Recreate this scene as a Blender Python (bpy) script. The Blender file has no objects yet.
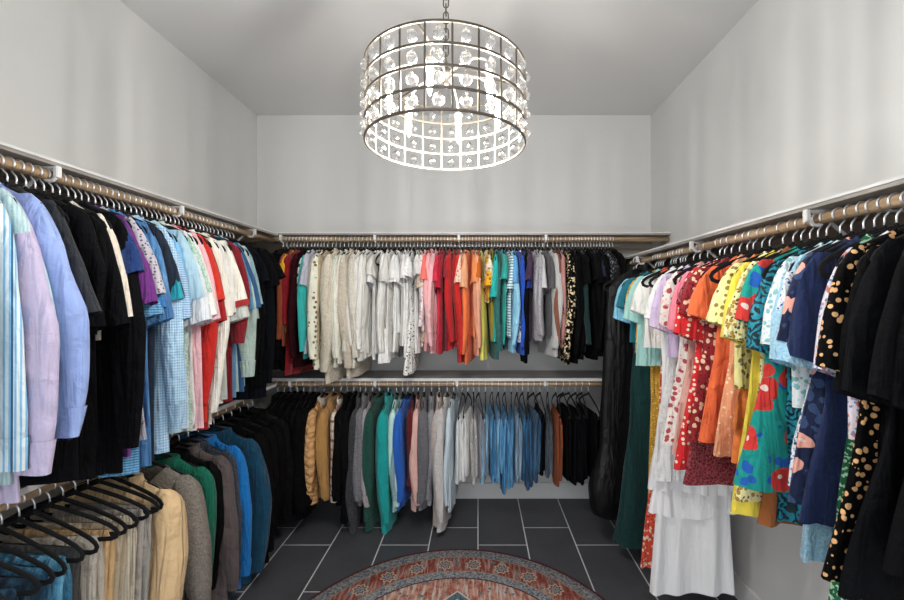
import bpy, math, random
from mathutils import Vector, Matrix, Euler
random.seed(7)
scene = bpy.context.scene
COL = scene.collection
PI = math.pi

# ------------------------------------------------------------------ camera, world, exposure
F = 418.0                      # focal length in pixels
H_CAM = 1.51
PX0, PY0 = 478.0, 300.0        # vanishing point
cam_d = bpy.data.cameras.new('camera'); cam = bpy.data.objects.new('camera', cam_d); COL.objects.link(cam)
cam.location = (0, 0, H_CAM); cam.rotation_euler = (PI/2, 0, 0)
cam_d.sensor_width = 36; cam_d.lens = F/904*36
cam_d.shift_x = (452-PX0)/904
cam_d.clip_start = 0.02
scene.camera = cam
w = bpy.data.worlds.new('world'); scene.world = w; w.use_nodes = True
w.node_tree.nodes['Background'].inputs[0].default_value = (0.93, 0.96, 1.0, 1)
w.node_tree.nodes['Background'].inputs[1].default_value = 1.75
scene.view_settings.view_transform = 'Standard'; scene.view_settings.look = 'None'
scene.view_settings.gamma = 1.0; scene.view_settings.use_curve_mapping = False
scene.view_settings.exposure = 0.22
BULB = 1020.0

XL, XR, YB, YF, ZC = -1.687, 1.32, 3.19, -1.0, 2.92

# ------------------------------------------------------------------ helpers
def lin(h):
    if isinstance(h, str):
        h = h.lstrip('#'); v = [int(h[i:i+2], 16)/255 for i in (0, 2, 4)]
    else: v = list(h)
    return tuple((c/12.92 if c <= .04045 else ((c+.055)/1.055)**2.4) for c in v) + (1,)

def mesh_obj(name, verts, faces, mat=None, parent=None, smooth=True):
    me = bpy.data.meshes.new(name); me.from_pydata(verts, [], faces); me.update()
    if smooth: me.polygons.foreach_set('use_smooth', [True]*len(me.polygons))
    if mat: me.materials.append(mat)
    o = bpy.data.objects.new(name, me); COL.objects.link(o)
    if parent: o.parent = parent
    return o

def empty(name, loc=(0, 0, 0), rz=0):
    o = bpy.data.objects.new(name, None); COL.objects.link(o)
    o.empty_display_size = .05
    o.location = loc; o.rotation_euler = (0, 0, rz); return o

def tag(o, label, cat, group=None):
    o['label'] = label; o['category'] = cat
    if group: o['group'] = group
    return o

class MB:
    def __init__(s): s.v = []; s.f = []
    def add(s, v, f):
        n = len(s.v); s.v += [tuple(p) for p in v]; s.f += [tuple(i+n for i in q) for q in f]
    def box(s, x0, x1, y0, y1, z0, z1, bev=0):
        if bev <= 0:
            v = [(x, y, z) for z in (z0, z1) for y in (y0, y1) for x in (x0, x1)]
            s.add(v, [(0, 2, 3, 1), (4, 5, 7, 6), (0, 1, 5, 4), (2, 6, 7, 3), (0, 4, 6, 2), (1, 3, 7, 5)])
        else:
            import bmesh
            bm = bmesh.new(); bmesh.ops.create_cube(bm, size=1)
            for q in bm.verts: q.co = Vector(((x0+x1)/2+q.co.x*(x1-x0), (y0+y1)/2+q.co.y*(y1-y0), (z0+z1)/2+q.co.z*(z1-z0)))
            bmesh.ops.bevel(bm, geom=bm.edges[:], offset=bev, segments=2, affect='EDGES')
            bm.verts.index_update()
            s.add([q.co[:] for q in bm.verts], [[q.index for q in p.verts] for p in bm.faces]); bm.free()
    def tube(s, pts, r, n=8, closed=False, caps=True):
        pts = [Vector(p) for p in pts]; m = len(pts); ref = None; v = []
        for i, p in enumerate(pts):
            a = pts[(i-1) % m] if (closed or i > 0) else p
            b = pts[(i+1) % m] if (closed or i < m-1) else p
            t = (b-a).normalized()
            if ref is None: ref = Vector((0, 0, 1)) if abs(t.z) < .9 else Vector((1, 0, 0))
            u = (ref - t*ref.dot(t)).normalized(); w_ = t.cross(u); ref = u
            rr = r[i] if isinstance(r, (list, tuple)) else r
            for k in range(n):
                th = 2*PI*k/n; v.append(p + (u*math.cos(th)+w_*math.sin(th))*rr)
        f = []
        for i in range(m if closed else m-1):
            for k in range(n):
                a0 = i*n+k; a1 = i*n+(k+1) % n; b0 = ((i+1) % m)*n+k; b1 = ((i+1) % m)*n+(k+1) % n
                f.append((a0, a1, b1, b0))
        if caps and not closed:
            f.append(tuple(range(n-1, -1, -1))); f.append(tuple((m-1)*n+k for k in range(n)))
        s.add(v, f)
    def lathe(s, prof, c=(0, 0, 0), n=16):
        v = []; f = []
        for (r, z) in prof:
            for k in range(n):
                th = 2*PI*k/n; v.append((c[0]+r*math.cos(th), c[1]+r*math.sin(th), c[2]+z))
        for i in range(len(prof)-1):
            for k in range(n):
                f.append((i*n+k, i*n+(k+1) % n, (i+1)*n+(k+1) % n, (i+1)*n+k))
        f.append(tuple(range(n-1, -1, -1))); f.append(tuple((len(prof)-1)*n+k for k in range(n)))
        s.add(v, f)
    def strip(s, path, w_, t, closed=True):
        """rectangular bar swept along an x-z path; w_ in plane, t across (y)"""
        m = len(path); v = []
        for i in range(m):
            a = path[(i-1) % m] if (closed or i > 0) else path[i]; b = path[(i+1) % m] if (closed or i < m-1) else path[i]
            dx, dz = b[0]-a[0], b[1]-a[1]; L = math.hypot(dx, dz) or 1; nx, nz = -dz/L, dx/L
            x, z = path[i]
            for (p, q) in ((-1, -.6), (-.6, -1), (.6, -1), (1, -.6), (1, .6), (.6, 1), (-.6, 1), (-1, .6)):
                v.append((x+nx*p*w_/2, q*t/2, z+nz*p*w_/2))
        f = []
        for i in range(m if closed else m-1):
            for k in range(8):
                f.append((i*8+k, i*8+(k+1) % 8, ((i+1) % m)*8+(k+1) % 8, ((i+1) % m)*8+k))
        s.add(v, f)
    def build(s, name, mat, parent=None, smooth=True): return mesh_obj(name, s.v, s.f, mat, parent, smooth)

def boxobj(name, x0, x1, y0, y1, z0, z1, mat, parent=None, bev=0):
    m = MB(); m.box(x0, x1, y0, y1, z0, z1, bev); return m.build(name, mat, parent, False)

# ------------------------------------------------------------------ materials
class NT:
    def __init__(s, name):
        s.m = bpy.data.materials.new(name); s.m.use_nodes = True; s.t = s.m.node_tree
        s.b = s.t.nodes['Principled BSDF']; s.o = s.t.nodes['Material Output']
    def n(s, typ, ins=None, **kw):
        x = s.t.nodes.new(typ)
        for k, v in kw.items(): setattr(x, k, v)
        for k, v in (ins or {}).items():
            if hasattr(v, 'is_output'): s.t.links.new(v, x.inputs[k])
            else: x.inputs[k].default_value = v
        return x
    def link(s, a, b): s.t.links.new(a, b)
    def math(s, op, a, b=0.0, c=0.0):
        x = s.t.nodes.new('ShaderNodeMath'); x.operation = op
        for i, v in enumerate((a, b, c)):
            if hasattr(v, 'is_output'): s.t.links.new(v, x.inputs[i])
            else: x.inputs[i].default_value = v
        return x.outputs[0]
    def mix(s, fac, a, b, mode='MIX'):
        x = s.t.nodes.new('ShaderNodeMix'); x.data_type = 'RGBA'; x.blend_type = mode
        for i, v in ((0, fac), (6, a), (7, b)):
            if hasattr(v, 'is_output'): s.t.links.new(v, x.inputs[i])
            else: x.inputs[i].default_value = v
        return x.outputs[2]
    def coords(s):
        tc = s.n('ShaderNodeTexCoord'); sp = s.n('ShaderNodeSeparateXYZ', {0: tc.outputs['Object']})
        return tc.outputs['Object'], sp.outputs[0], sp.outputs[1], sp.outputs[2]
    def bump(s, h, strength=.3, dist=.005, normal=None):
        x = s.n('ShaderNodeBump', {'Height': h, 'Strength': strength, 'Distance': dist})
        if normal: s.link(normal, x.inputs['Normal'])
        return x.outputs[0]

def simple(name, c, rough=.5, metal=0, **kw):
    t = NT(name); t.b.inputs['Base Color'].default_value = lin(c); t.b.inputs['Roughness'].default_value = rough
    t.b.inputs['Metallic'].default_value = metal
    for k, v in kw.items(): t.b.inputs[k].default_value = v
    return t.m

def wall_mat(name, c):
    t = NT(name); co, x, y, z = t.coords()
    n1 = t.n('ShaderNodeTexNoise', {'Vector': co, 'Scale': 90.0, 'Detail': 3.0}).outputs[0]
    n2 = t.n('ShaderNodeTexNoise', {'Vector': co, 'Scale': 1.2, 'Detail': 2.0}).outputs[0]
    c0 = lin(c); c1 = tuple(v*.95 for v in c0[:3])+(1,)
    t.link(t.mix(n2, c0, c1), t.b.inputs['Base Color']); t.b.inputs['Roughness'].default_value = .75
    t.link(t.bump(n1, .15, .002), t.b.inputs['Normal']); return t.m

def floor_mat():
    t = NT('slate_tile'); co, x, y, z = t.coords()
    TW, TL = .302, .61
    cu = t.math('DIVIDE', x, TW); ci = t.math('FLOOR', cu); cf = t.math('SUBTRACT', cu, ci)
    par = t.math('ABSOLUTE', t.math('MODULO', ci, 2.0))            # 0 = column starting at x=0
    # joints: even columns y=2.576, odd y=2.773
    off = t.math('ADD', 2.576-6.1, t.math('MULTIPLY', par, .197))
    rv = t.math('DIVIDE', t.math('SUBTRACT', y, off), TL); ri = t.math('FLOOR', rv); rf = t.math('SUBTRACT', rv, ri)
    dx = t.math('MULTIPLY', t.math('MINIMUM', cf, t.math('SUBTRACT', 1.0, cf)), TW)
    dy = t.math('MULTIPLY', t.math('MINIMUM', rf, t.math('SUBTRACT', 1.0, rf)), TL)
    d = t.math('MINIMUM', dx, dy); g = t.math('LESS_THAN', d, .0036)
    cid = t.n('ShaderNodeCombineXYZ', {0: ci, 1: ri}).outputs[0]
    wn = t.n('ShaderNodeTexWhiteNoise', {'Vector': cid}).outputs[0]
    n1 = t.n('ShaderNodeTexNoise', {'Vector': co, 'Scale': 5.0, 'Detail': 8.0, 'Roughness': .65}).outputs[0]
    n2 = t.n('ShaderNodeTexNoise', {'Vector': co, 'Scale': 45.0, 'Detail': 4.0}).outputs[0]
    a = t.mix(n1, lin('#37383c'), lin('#66676c')); a = t.mix(t.math('MULTIPLY', wn, .35), a, lin('#55565c'))
    a = t.mix(t.math('MULTIPLY', n2, .3), a, lin('#1e1f22'))
    t.link(t.mix(g, a, lin('#dcdcda')), t.b.inputs['Base Color'])
    t.link(t.math('ADD', .34, t.math('MULTIPLY', n1, .3)), t.b.inputs['Roughness'])
    hb = t.math('ADD', t.math('MULTIPLY', n2, .3), t.math('MULTIPLY', t.math('MINIMUM', d, .006), 150.0))
    t.link(t.bump(hb, .35, .002), t.b.inputs['Normal']); return t.m

def wood_mat(name, c1, c2, axis='Y'):
    t = NT(name); co, x, y, z = t.coords()
    mp = t.n('ShaderNodeMapping', {'Vector': co}); mp.inputs['Scale'].default_value = (3, 60, 60) if axis == 'X' else (60, 3, 60)
    n1 = t.n('ShaderNodeTexNoise', {'Vector': mp.outputs[0], 'Scale': 1.0, 'Detail': 6.0}).outputs[0]
    r = t.n('ShaderNodeValToRGB', {0: n1}); r.color_ramp.elements[0].position = .35; r.color_ramp.elements[1].position = .7
    r.color_ramp.elements[0].color = lin(c1); r.color_ramp.elements[1].color = lin(c2)
    t.link(r.outputs[0], t.b.inputs['Base Color']); t.b.inputs['Roughness'].default_value = .38; return t.m

FAB = {}
def fabric(c1, pat='solid', c2=None, c3=None, sc=1.0):
    key = (c1, pat, c2, c3, sc)
    if key in FAB: return FAB[key]
    t = NT('fabric_%s_%03d' % (pat, len(FAB))); co, x, y, z = t.coords()
    A = lin(c1); B = lin(c2) if c2 else tuple(v*.6 for v in A[:3])+(1,); C3 = lin(c3) if c3 else B
    oi = t.n('ShaderNodeObjectInfo').outputs['Random']
    shift = t.n('ShaderNodeCombineXYZ', {0: t.math('MULTIPLY', oi, 7.0), 1: t.math('MULTIPLY', oi, 3.0), 2: t.math('MULTIPLY', oi, 5.0)}).outputs[0]
    rc = t.n('ShaderNodeVectorMath', {0: co, 1: shift}, operation='ADD').outputs[0]
    rough, metal = .88, 0
    wr = t.n('ShaderNodeTexNoise', {'Vector': rc, 'Scale': 14.0, 'Detail': 3.0, 'Distortion': .6}).outputs[0]
    fine = t.n('ShaderNodeTexNoise', {'Vector': rc, 'Scale': 350.0, 'Detail': 2.0}).outputs[0]
    def gain(c): return tuple(min(.86, v*1.16) for v in c[:3])+(1,) if sum(c[:3])/3 > .3 else c
    A, B, C3 = gain(A), gain(B), gain(C3)
    if max(A[:3]) < .012: A = tuple(v*.6 for v in A[:3])+(1,)
    base = A; mpv = t.n('ShaderNodeMapping', {'Vector': rc}); mpv.inputs['Scale'].default_value = (26, 26, 3.2)
    drape = t.n('ShaderNodeTexNoise', {'Vector': mpv.outputs[0], 'Scale': 1.0, 'Detail': 2.0, 'Distortion': .8}).outputs[0]
    hgt = t.math('ADD', t.math('ADD', t.math('MULTIPLY', wr, .8), t.math('MULTIPLY', drape, 1.1)), t.math('MULTIPLY', fine, .05)); bs, bd = .8, .03
    xy = t.math('ADD', x, y)
    def band(v, n, thr=.5):  # repeat every 1/n m
        fr = t.math('FRACT', t.math('MULTIPLY', t.math('ADD', v, 10.0), n)); return t.math('LESS_THAN', fr, thr)
    def vor(scale, feat='F1', vec=None, rnd=1.0):
        return t.n('ShaderNodeTexVoronoi', {'Vector': vec or rc, 'Scale': scale, 'Randomness': rnd}, feature=feat)
    def warp(amt, s=18.0):
        nz = t.n('ShaderNodeTexNoise', {'Vector': rc, 'Scale': s}).outputs[1]
        v = t.n('ShaderNodeVectorMath', {0: nz}, operation='SCALE'); v.inputs['Scale'].default_value = amt
        return t.n('ShaderNodeVectorMath', {0: rc, 1: v.outputs[0]}, operation='ADD').outputs[0]
    if pat == 'solid':
        base = t.mix(t.math('MULTIPLY', fine, .25), A, tuple(v*.8 for v in A[:3])+(1,))
    elif pat == 'vstripe': base = t.mix(band(xy, 85*sc, .45), A, B)
    elif pat == 'hstripe': base = t.mix(band(z, 55*sc, .42), A, B)
    elif pat == 'widestripe':
        base = t.mix(band(z, 16*sc, .35), A, B)
    elif pat == 'multistripe':
        b0 = t.mix(band(xy, 95*sc, .4), A, B); base = t.mix(band(xy, 31*sc, .14), b0, C3)
    elif pat == 'plaid':
        a1 = t.mix(t.math('MULTIPLY', band(xy, 48*sc, .3), .5), A, B); a1 = t.mix(t.math('MULTIPLY', band(z, 48*sc, .3), .65), a1, B)
        base = t.mix(t.math('MULTIPLY', band(z, 24*sc, .12), .6), a1, C3)
    elif pat == 'gingham':
        base = t.mix(t.math('MULTIPLY', t.math('ADD', band(xy, 95*sc), band(z, 95*sc)), .5), A, B)
    elif pat == 'dots':
        v = vor(52*sc, rnd=.6).outputs['Distance']; base = t.mix(t.math('LESS_THAN', v, .3), A, B)
    elif pat == 'spots':
        v = vor(27*sc, vec=warp(.014), rnd=.75).outputs['Distance']; base = t.mix(t.math('LESS_THAN', v, .36), A, B)
    elif pat == 'floral':
        v = vor(44*sc, vec=warp(.022)); d = v.outputs['Distance']
        v2 = vor(70*sc, vec=warp(.02, 30.0)); d2 = v2.outputs['Distance']
        a1 = t.mix(t.math('LESS_THAN', d2, .3), A, C3); base = t.mix(t.math('LESS_THAN', d, .36), a1, B)
    elif pat == 'bigfloral':
        v = vor(14*sc, vec=warp(.06, 12.0)); d = v.outputs['Distance']
        v2 = vor(22*sc, vec=warp(.05, 18.0)); d2 = v2.outputs['Distance']
        a1 = t.mix(t.math('LESS_THAN', d2, .38), A, C3); base = t.mix(t.math('LESS_THAN', d, .42), a1, B)
        base = t.mix(t.math('LESS_THAN', d, .12), base, lin('#f3ddd0'))
    elif pat == 'rose':
        d = vor(19*sc, vec=warp(.05, 26.0)).outputs['Distance']
        s_ = t.math('SINE', t.math('MULTIPLY', d, 24.0)); base = t.mix(t.math('GREATER_THAN', s_, .0), A, B)
        rough = .45
    elif pat == 'marl':
        n = t.n('ShaderNodeTexNoise', {'Vector': rc, 'Scale': 130.0*sc, 'Detail': 4.0}).outputs[0]
        base = t.mix(t.n('ShaderNodeMapRange', {0: n, 1: .38, 2: .62}).outputs[0], A, B)
        hgt = t.math('ADD', hgt, t.math('MULTIPLY', n, .5))
    elif pat == 'denim':
        mp = t.n('ShaderNodeMapping', {'Vector': rc}); mp.inputs['Scale'].default_value = (40, 40, 5)
        n = t.n('ShaderNodeTexNoise', {'Vector': mp.outputs[0], 'Scale': 1.0, 'Detail': 6.0}).outputs[0]
        base = t.mix(t.n('ShaderNodeMapRange', {0: n, 1: .42, 2: .62}).outputs[0], tuple(v*.75 for v in A[:3])+(1,), B)
        hgt = t.math('ADD', hgt, t.math('MULTIPLY', n, .6)); bs = .8
    elif pat == 'fuzzy':
        n = t.n('ShaderNodeTexNoise', {'Vector': rc, 'Scale': 60.0*sc, 'Detail': 5.0, 'Roughness': .7}).outputs[0]
        base = t.mix(t.n('ShaderNodeMapRange', {0: n, 1: .3, 2: .7}).outputs[0], B, A); hgt = t.math('MULTIPLY', n, 1.6); bs, bd = 1, .012
    elif pat == 'knit':
        fr = t.math('SINE', t.math('MULTIPLY', xy, 700.0*sc)); hgt = t.math('ADD', hgt, t.math('MULTIPLY', fr, .12))
        base = t.mix(t.math('MULTIPLY', t.math('ADD', fr, 1.0), .12), A, tuple(v*.7 for v in A[:3])+(1,))
    elif pat == 'quilt':
        p = t.math('ABSOLUTE', t.math('SINE', t.math('MULTIPLY', t.math('ADD', xy, z), 55.0)))
        q = t.math('ABSOLUTE', t.math('SINE', t.math('MULTIPLY', t.math('SUBTRACT', xy, z), 55.0)))
        m_ = t.math('MINIMUM', p, q); hgt = t.math('ADD', t.math('MULTIPLY', m_, .9), t.math('MULTIPLY', wr, .5)); bs, bd = .9, .012; rough = .6
    elif pat == 'puffer':
        m_ = t.math('ABSOLUTE', t.math('SINE', t.math('MULTIPLY', z, 48.0)))
        hgt = t.math('ADD', t.math('MULTIPLY', m_, 1.4), t.math('MULTIPLY', wr, .8)); bs, bd = 1, .018; rough = .4
    elif pat == 'sequin':
        v = vor(190*sc, rnd=.4); hgt = v.outputs['Distance']; bs, bd = 1, .006; rough = .3; metal = .6
        base = t.mix(v.outputs['Color'], A, B); base = t.mix(v.outputs['Distance'], base, A)
    elif pat == 'spangle':
        v = vor(90*sc); wn = t.n('ShaderNodeTexWhiteNoise', {'Vector': v.outputs['Position']}).outputs[0]
        base = t.mix(t.math('GREATER_THAN', wn, .72), A, B)
    elif pat == 'lace':
        d = vor(75*sc, 'DISTANCE_TO_EDGE').outputs['Distance']
        base = t.mix(t.math('LESS_THAN', d, .12), A, B); hgt = t.math('ADD', hgt, t.math('MULTIPLY', t.math('MINIMUM', d, .2), 3.0)); bs = .8
    elif pat == 'soft': bs = .3
    elif pat == 'satin':
        rough = .35
    elif pat == 'vinyl':
        rough = .45; bs = .35
    elif pat == 'cord':
        fr = t.math('SINE', t.math('MULTIPLY', xy, 900.0)); hgt = t.math('ADD', hgt, t.math('MULTIPLY', fr, .2))
    if hasattr(base, 'is_output'): t.link(base, t.b.inputs['Base Color'])
    else: t.b.inputs['Base Color'].default_value = base
    t.b.inputs['Roughness'].default_value = rough; t.b.inputs['Metallic'].default_value = metal
    dark = max(A[:3]) < .03
    t.b.inputs['Specular IOR Level'].default_value = .12 if dark and rough > .6 else .3
    if rough > .8 and not dark: t.b.inputs['Sheen Weight'].default_value = .12
    t.link(t.bump(hgt, bs, bd), t.b.inputs['Normal'])
    FAB[key] = t.m; return t.m

M_WALL = wall_mat('painted_wall', '#d6d6d4'); M_CEIL = wall_mat('painted_ceiling', '#dcdcdb')
M_WHITE = simple('white_trim', '#e2e2e0', .4); M_SHELF = simple('white_shelf', '#dededc', .45)
M_ROD = wood_mat('rod_wood_x', '#8f7458', '#c9ae8c', 'X'); M_RODY = wood_mat('rod_wood_y', '#8f7458', '#c9ae8c', 'Y')
M_BOARD = wood_mat('grey_board', '#88837e', '#a8a29b', 'X'); M_CLEAT = wood_mat('cleat_wood', '#a89c90', '#c4b8aa', 'X')
M_CHROME = simple('bright_steel', '#f2f5f8', .3, .55); M_VELVET = simple('black_velvet', '#0c0c0d', .95)
M_IRON = simple('aged_iron', '#6e665c', .38, .85)
M_BUTTON = simple('shell_button', '#d9d2c4', .3); M_ZIP = simple('zip_metal', '#9a9a98', .3, 1.0)

# ------------------------------------------------------------------ the setting
def struct(o): o['kind'] = 'structure'; return o
T = .12
struct(boxobj('floor', XL-T, XR+T, YF, YB+T, -T, 0, floor_mat()))
struct(boxobj('ceiling', XL-T, XR+T, YF, YB+T, ZC, ZC+T, M_CEIL))
struct(boxobj('wall_back', XL, XR, YB, YB+T, 0, ZC, M_WALL))
struct(boxobj('wall_left', XL-T, XL, YF, YB+T, 0, ZC, M_WALL))
struct(boxobj('wall_right', XR, XR+T, YF, YB+T, 0, ZC, M_WALL))
def baseboard(name, box):
    m = MB(); x0, x1, y0, y1 = box; m.box(x0, x1, y0, y1, 0, .12, .004); struct(m.build(name, M_WHITE, None, False))
baseboard('baseboard_back', (XL, XR, YB-.016, YB)); baseboard('baseboard_left', (XL, XL+.016, YF, YB-.016))
baseboard('baseboard_right', (XR-.016, XR, YF, YB-.016))

# ------------------------------------------------------------------ rails and shelves
ZU, ZUL, ZLB, ZLL, ZR = 1.93, 1.916, .93, .905, 1.755
YROD, XRODL, XRODR = 2.89, -1.40, 1.035
RR = .017
def rod(a, b, label, mat):
    m = MB(); m.tube([Vector(a).lerp(Vector(b), i/12) for i in range(13)], RR, 16)
    tag(m.build('clothes_rod', mat), label, 'clothes rod', 'closet rods')
rod((XL+.01, YROD, ZU), (XR-.004, YROD, ZU), 'wooden rod under the upper back shelf, above the cream and rainbow tops', M_ROD)
rod((XL+.01, YROD, ZLB), (.98, YROD, ZLB), 'wooden rod under the lower back shelf, carrying jackets and jeans', M_ROD)
rod((XRODL, YF+.3, ZUL), (XRODL, YROD-.045, ZUL), 'wooden rod along the left wall carrying the shirts up high', M_RODY)
rod((XRODL, YF+.3, ZLL), (XRODL, YROD-.3, ZLL), 'wooden rod low on the left wall carrying trousers and coats', M_RODY)
rod((XRODR, YF+.3, ZR), (XRODR, YB-.004, ZR), 'wooden rod along the right wall carrying the dresses', M_RODY)

def shelf(name, rot, origin, length, zrod, brackets, label, depth=.33, cleat=True):
    """local: x along wall, y out from the wall, z up; origin at the wall"""
    t = empty(name, origin, rot); tag(t, label, 'shelf', 'closet shelves')
    zs = zrod+.026
    boxobj('board', 0, length, .001, depth-.003, zs, zs+.017, M_BOARD, t)
    if zrod > 1.5: boxobj('edge_strip', 0, length, depth-.003, depth, zs+.011, zs+.019, M_SHELF, t)
    else: boxobj('edge_strip', 0, length, depth-.003, depth, zs-.002, zs+.018, M_SHELF, t)
    if cleat: boxobj('cleat', 0, length, .001, .02, zs-.09, zs-.001, M_CLEAT, t, .001)
    for b in brackets:
        m = MB(); r = .3
        m.box(b-.010, b+.010, .002, .006, zs-.26, zs-.001)
        m.box(b-.010, b+.010, .006, depth-.006, zs-.007, zs-.001)
        pass
        m.tube([(b, .006, zs-.25), (b, .12, zs-.16), (b, .22, zs-.07), (b, depth-.04, zs-.008)], .006, 6)
        # hook that cradles the rod
        m.tube([(b, .30+RR*1.25*math.cos(q), zrod+RR*1.25*math.sin(q)) for q in [math.radians(v) for v in range(60, 361, 30)]], .006, 6)
        m.box(b-.009, b+.009, depth-.012, depth+.002, zs-.036, zs+.001, .002)
        o = m.build('bracket', M_WHITE, t, False)
    return t
def bx_px(px, d): return (px-PX0)/F*d
shelf('wall_shelf', PI, (XR-.001, YB, 0), XR-XL-.002, ZU, [XR-bx_px(p, 2.87) for p in (281, 375, 459, 546)], 'long upper shelf across the back wall with white brackets')
shelf('wall_shelf', PI, (.99, YB, 0), .99-XL, ZLB, [.99-bx_px(p, 2.87) for p in (290, 375, 457, 545)], 'lower shelf with white front edge across the back wall above the jeans')
shelf('wall_shelf', -PI/2, (XL, YROD-.05, 0), 3.5, ZUL, [YROD-.05-y for y in (1.38*F/(478-52), 1.38*F/(478-178), 2.55, .4)], 'long narrow upper shelf along the left wall above the shirts')
shelf('wall_shelf', -PI/2, (XL, YROD-.08, 0), 3.5, ZLL, [1.0, 1.9], 'lower shelf along the left wall between shirts and coats')
shelf('wall_shelf', PI/2, (XR, YF+.3, 0), YB-YF-.302, ZR, [Y-YF-.3 for Y in (1.03*F/(820-478), 1.03*F/(700-478), .4, 2.6)], 'shelf along the right wall above the dresses', depth=.335)

# ------------------------------------------------------------------ hanger
HN = .066     # neck distance below the rod centre
def hanger_meshes():
    h = MB(); pts = []
    R = RR+.0026
    for d in range(-35, 181, 18):
        a = math.radians(d); pts.append((0, R*math.cos(a), R*math.sin(a)))
    pts = [(0, p[1], p[2]) for p in pts]
    # short wrist: from the left side of the loop back below the rod, then straight down
    pts += [(0, -R*.95, -.008), (0, -R*.55, -.022), (0, -.003, -.030), (0, 0, -.038), (0, 0, -HN-.002)]
    pts = [(p[0]+0, p[1], p[2]) for p in pts]
    h.tube(pts, .0026, 6)
    hook = h.build('hook', M_CHROME)
    # rod runs along local y -> hook loop must lie in the x-z plane
    me = hook.data
    for v in me.vertices: v.co = Vector((v.co.y, -v.co.x, v.co.z))
    f = MB(); p = []
    half = [(0, .0), (.02, -.006), (.05, -.016), (.10, -.034), (.15, -.055), (.185, -.073), (.203, -.087), (.21, -.10), (.205, -.112), (.19, -.118), (.12, -.12), (.05, -.121)]
    p = half + [(-x, z) for (x, z) in reversed(half[1:])]
    f.strip(p, .014, .005)
    f.lathe([(.004, -.004), (.006, .0), (.005, .008), (.003, .012)], n=8)
    frame = f.build('frame', M_VELVET)
    for v in frame.data.vertices: v.co.z -= HN
    return hook, frame
HOOK, FRAME = hanger_meshes()
first_hanger = [True]
def hanger(loc, rz, label, group):
    t = empty('clothes_hanger', loc, rz); tag(t, label, 'hanger', group)
    if first_hanger[0]:
        HOOK.parent = t; FRAME.parent = t; first_hanger[0] = False
    else:
        a = HOOK.copy(); COL.objects.link(a); a.parent = t
        b = FRAME.copy(); COL.objects.link(b); b.parent = t
    return t

# ------------------------------------------------------------------ garments (local: x along hanger, +x into the room, y along the rod, z=0 hanger neck)
def interp(tab, s):
    for i in range(len(tab)-1):
        if s <= tab[i+1][0]:
            a, b = tab[i], tab[i+1]; u = (s-a[0])/(b[0]-a[0]) if b[0] > a[0] else 0
            u = max(0, min(1, u)); return tuple(a[k]+(b[k]-a[k])*u for k in range(1, len(a)))
    return tab[-1][1:]

class Folds:
    def __init__(s, amp, rng, k=(22, 60)):
        s.c = [(amp*rng.uniform(.4, 1)/(1+i*.45), rng.uniform(*k)*(1+i*.55), rng.uniform(0, 6.28), rng.uniform(-4, 4)) for i in range(3)]
        s.d = (rng.uniform(.003, .008), rng.uniform(4, 9), rng.uniform(0, 6.28))
    def at(s, x, z, dep):
        g = .25+.75*min(1, dep*2.2)
        return sum(a*g*math.sin(k*x+p+q*z) for a, k, p, q in s.c) + s.d[0]*min(1, dep*3)*math.sin(s.d[1]*z+s.d[2])

def loft(rows, N, folds, pw=.9, z_neck=0, dip=None, front=-1, ripple=0, rng=None, hemwave=0):
    """rows: list of (z, x_in, x_out, half thickness); closed loops"""
    v = []; f = []; z0, z1 = rows[0][0], rows[-1][0]
    ph = rng.uniform(0, 6.28) if rng else 0
    for i, (z, xi, xo, b) in enumerate(rows):
        c, a = (xi+xo)/2, (xo-xi)/2; dep = (z0-z)/(z0-z1+1e-6)
        for k in range(N):
            th = 2*PI*k/N; cs, sn = math.cos(th), math.sin(th)
            x = c+a*(abs(cs)**pw)*(1 if cs >= 0 else -1); y = b*(abs(sn)**.8)*(1 if sn >= 0 else -1)
            y += folds.at(x, z, dep)
            zz = z
            if ripple: y += ripple*dep*math.sin(th*9+ph)*(.6+.4*math.sin(3*th)); x += ripple*.6*dep*math.cos(th*7+ph)
            if dip and z > -.14:
                u = (z+.14)/.14; fr = 1.0 if sn*front > 0 else .25
                zz -= dip*fr*u*u*math.exp(-(x/.065)**2)
            if hemwave: zz += hemwave*dep*dep*math.sin(x*17+ph)
            v.append((x, y, zz))
    n = len(rows)
    for i in range(n-1):
        for k in range(N):
            f.append((i*N+k, (i+1)*N+k, (i+1)*N+(k+1) % N, i*N+(k+1) % N))
    return v, f

def rows_from(prof, z0, z1, n, ease=1.0):
    out = []
    for i in range(n):
        s = (i/(n-1))**ease; z = z0+(z1-z0)*s; xi, xo, b = interp(prof, s); out.append((z, xi, xo, b))
    return out

def band(name, rows, N, folds, mat, parent, grow=.003, front=-1, dip=None):
    rr = [(z, xi-grow, xo+grow, b+grow) for (z, xi, xo, b) in rows]
    v, f = loft(rr, N, folds, dip=dip, front=front); return mesh_obj(name, v, f, mat, parent)

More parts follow.
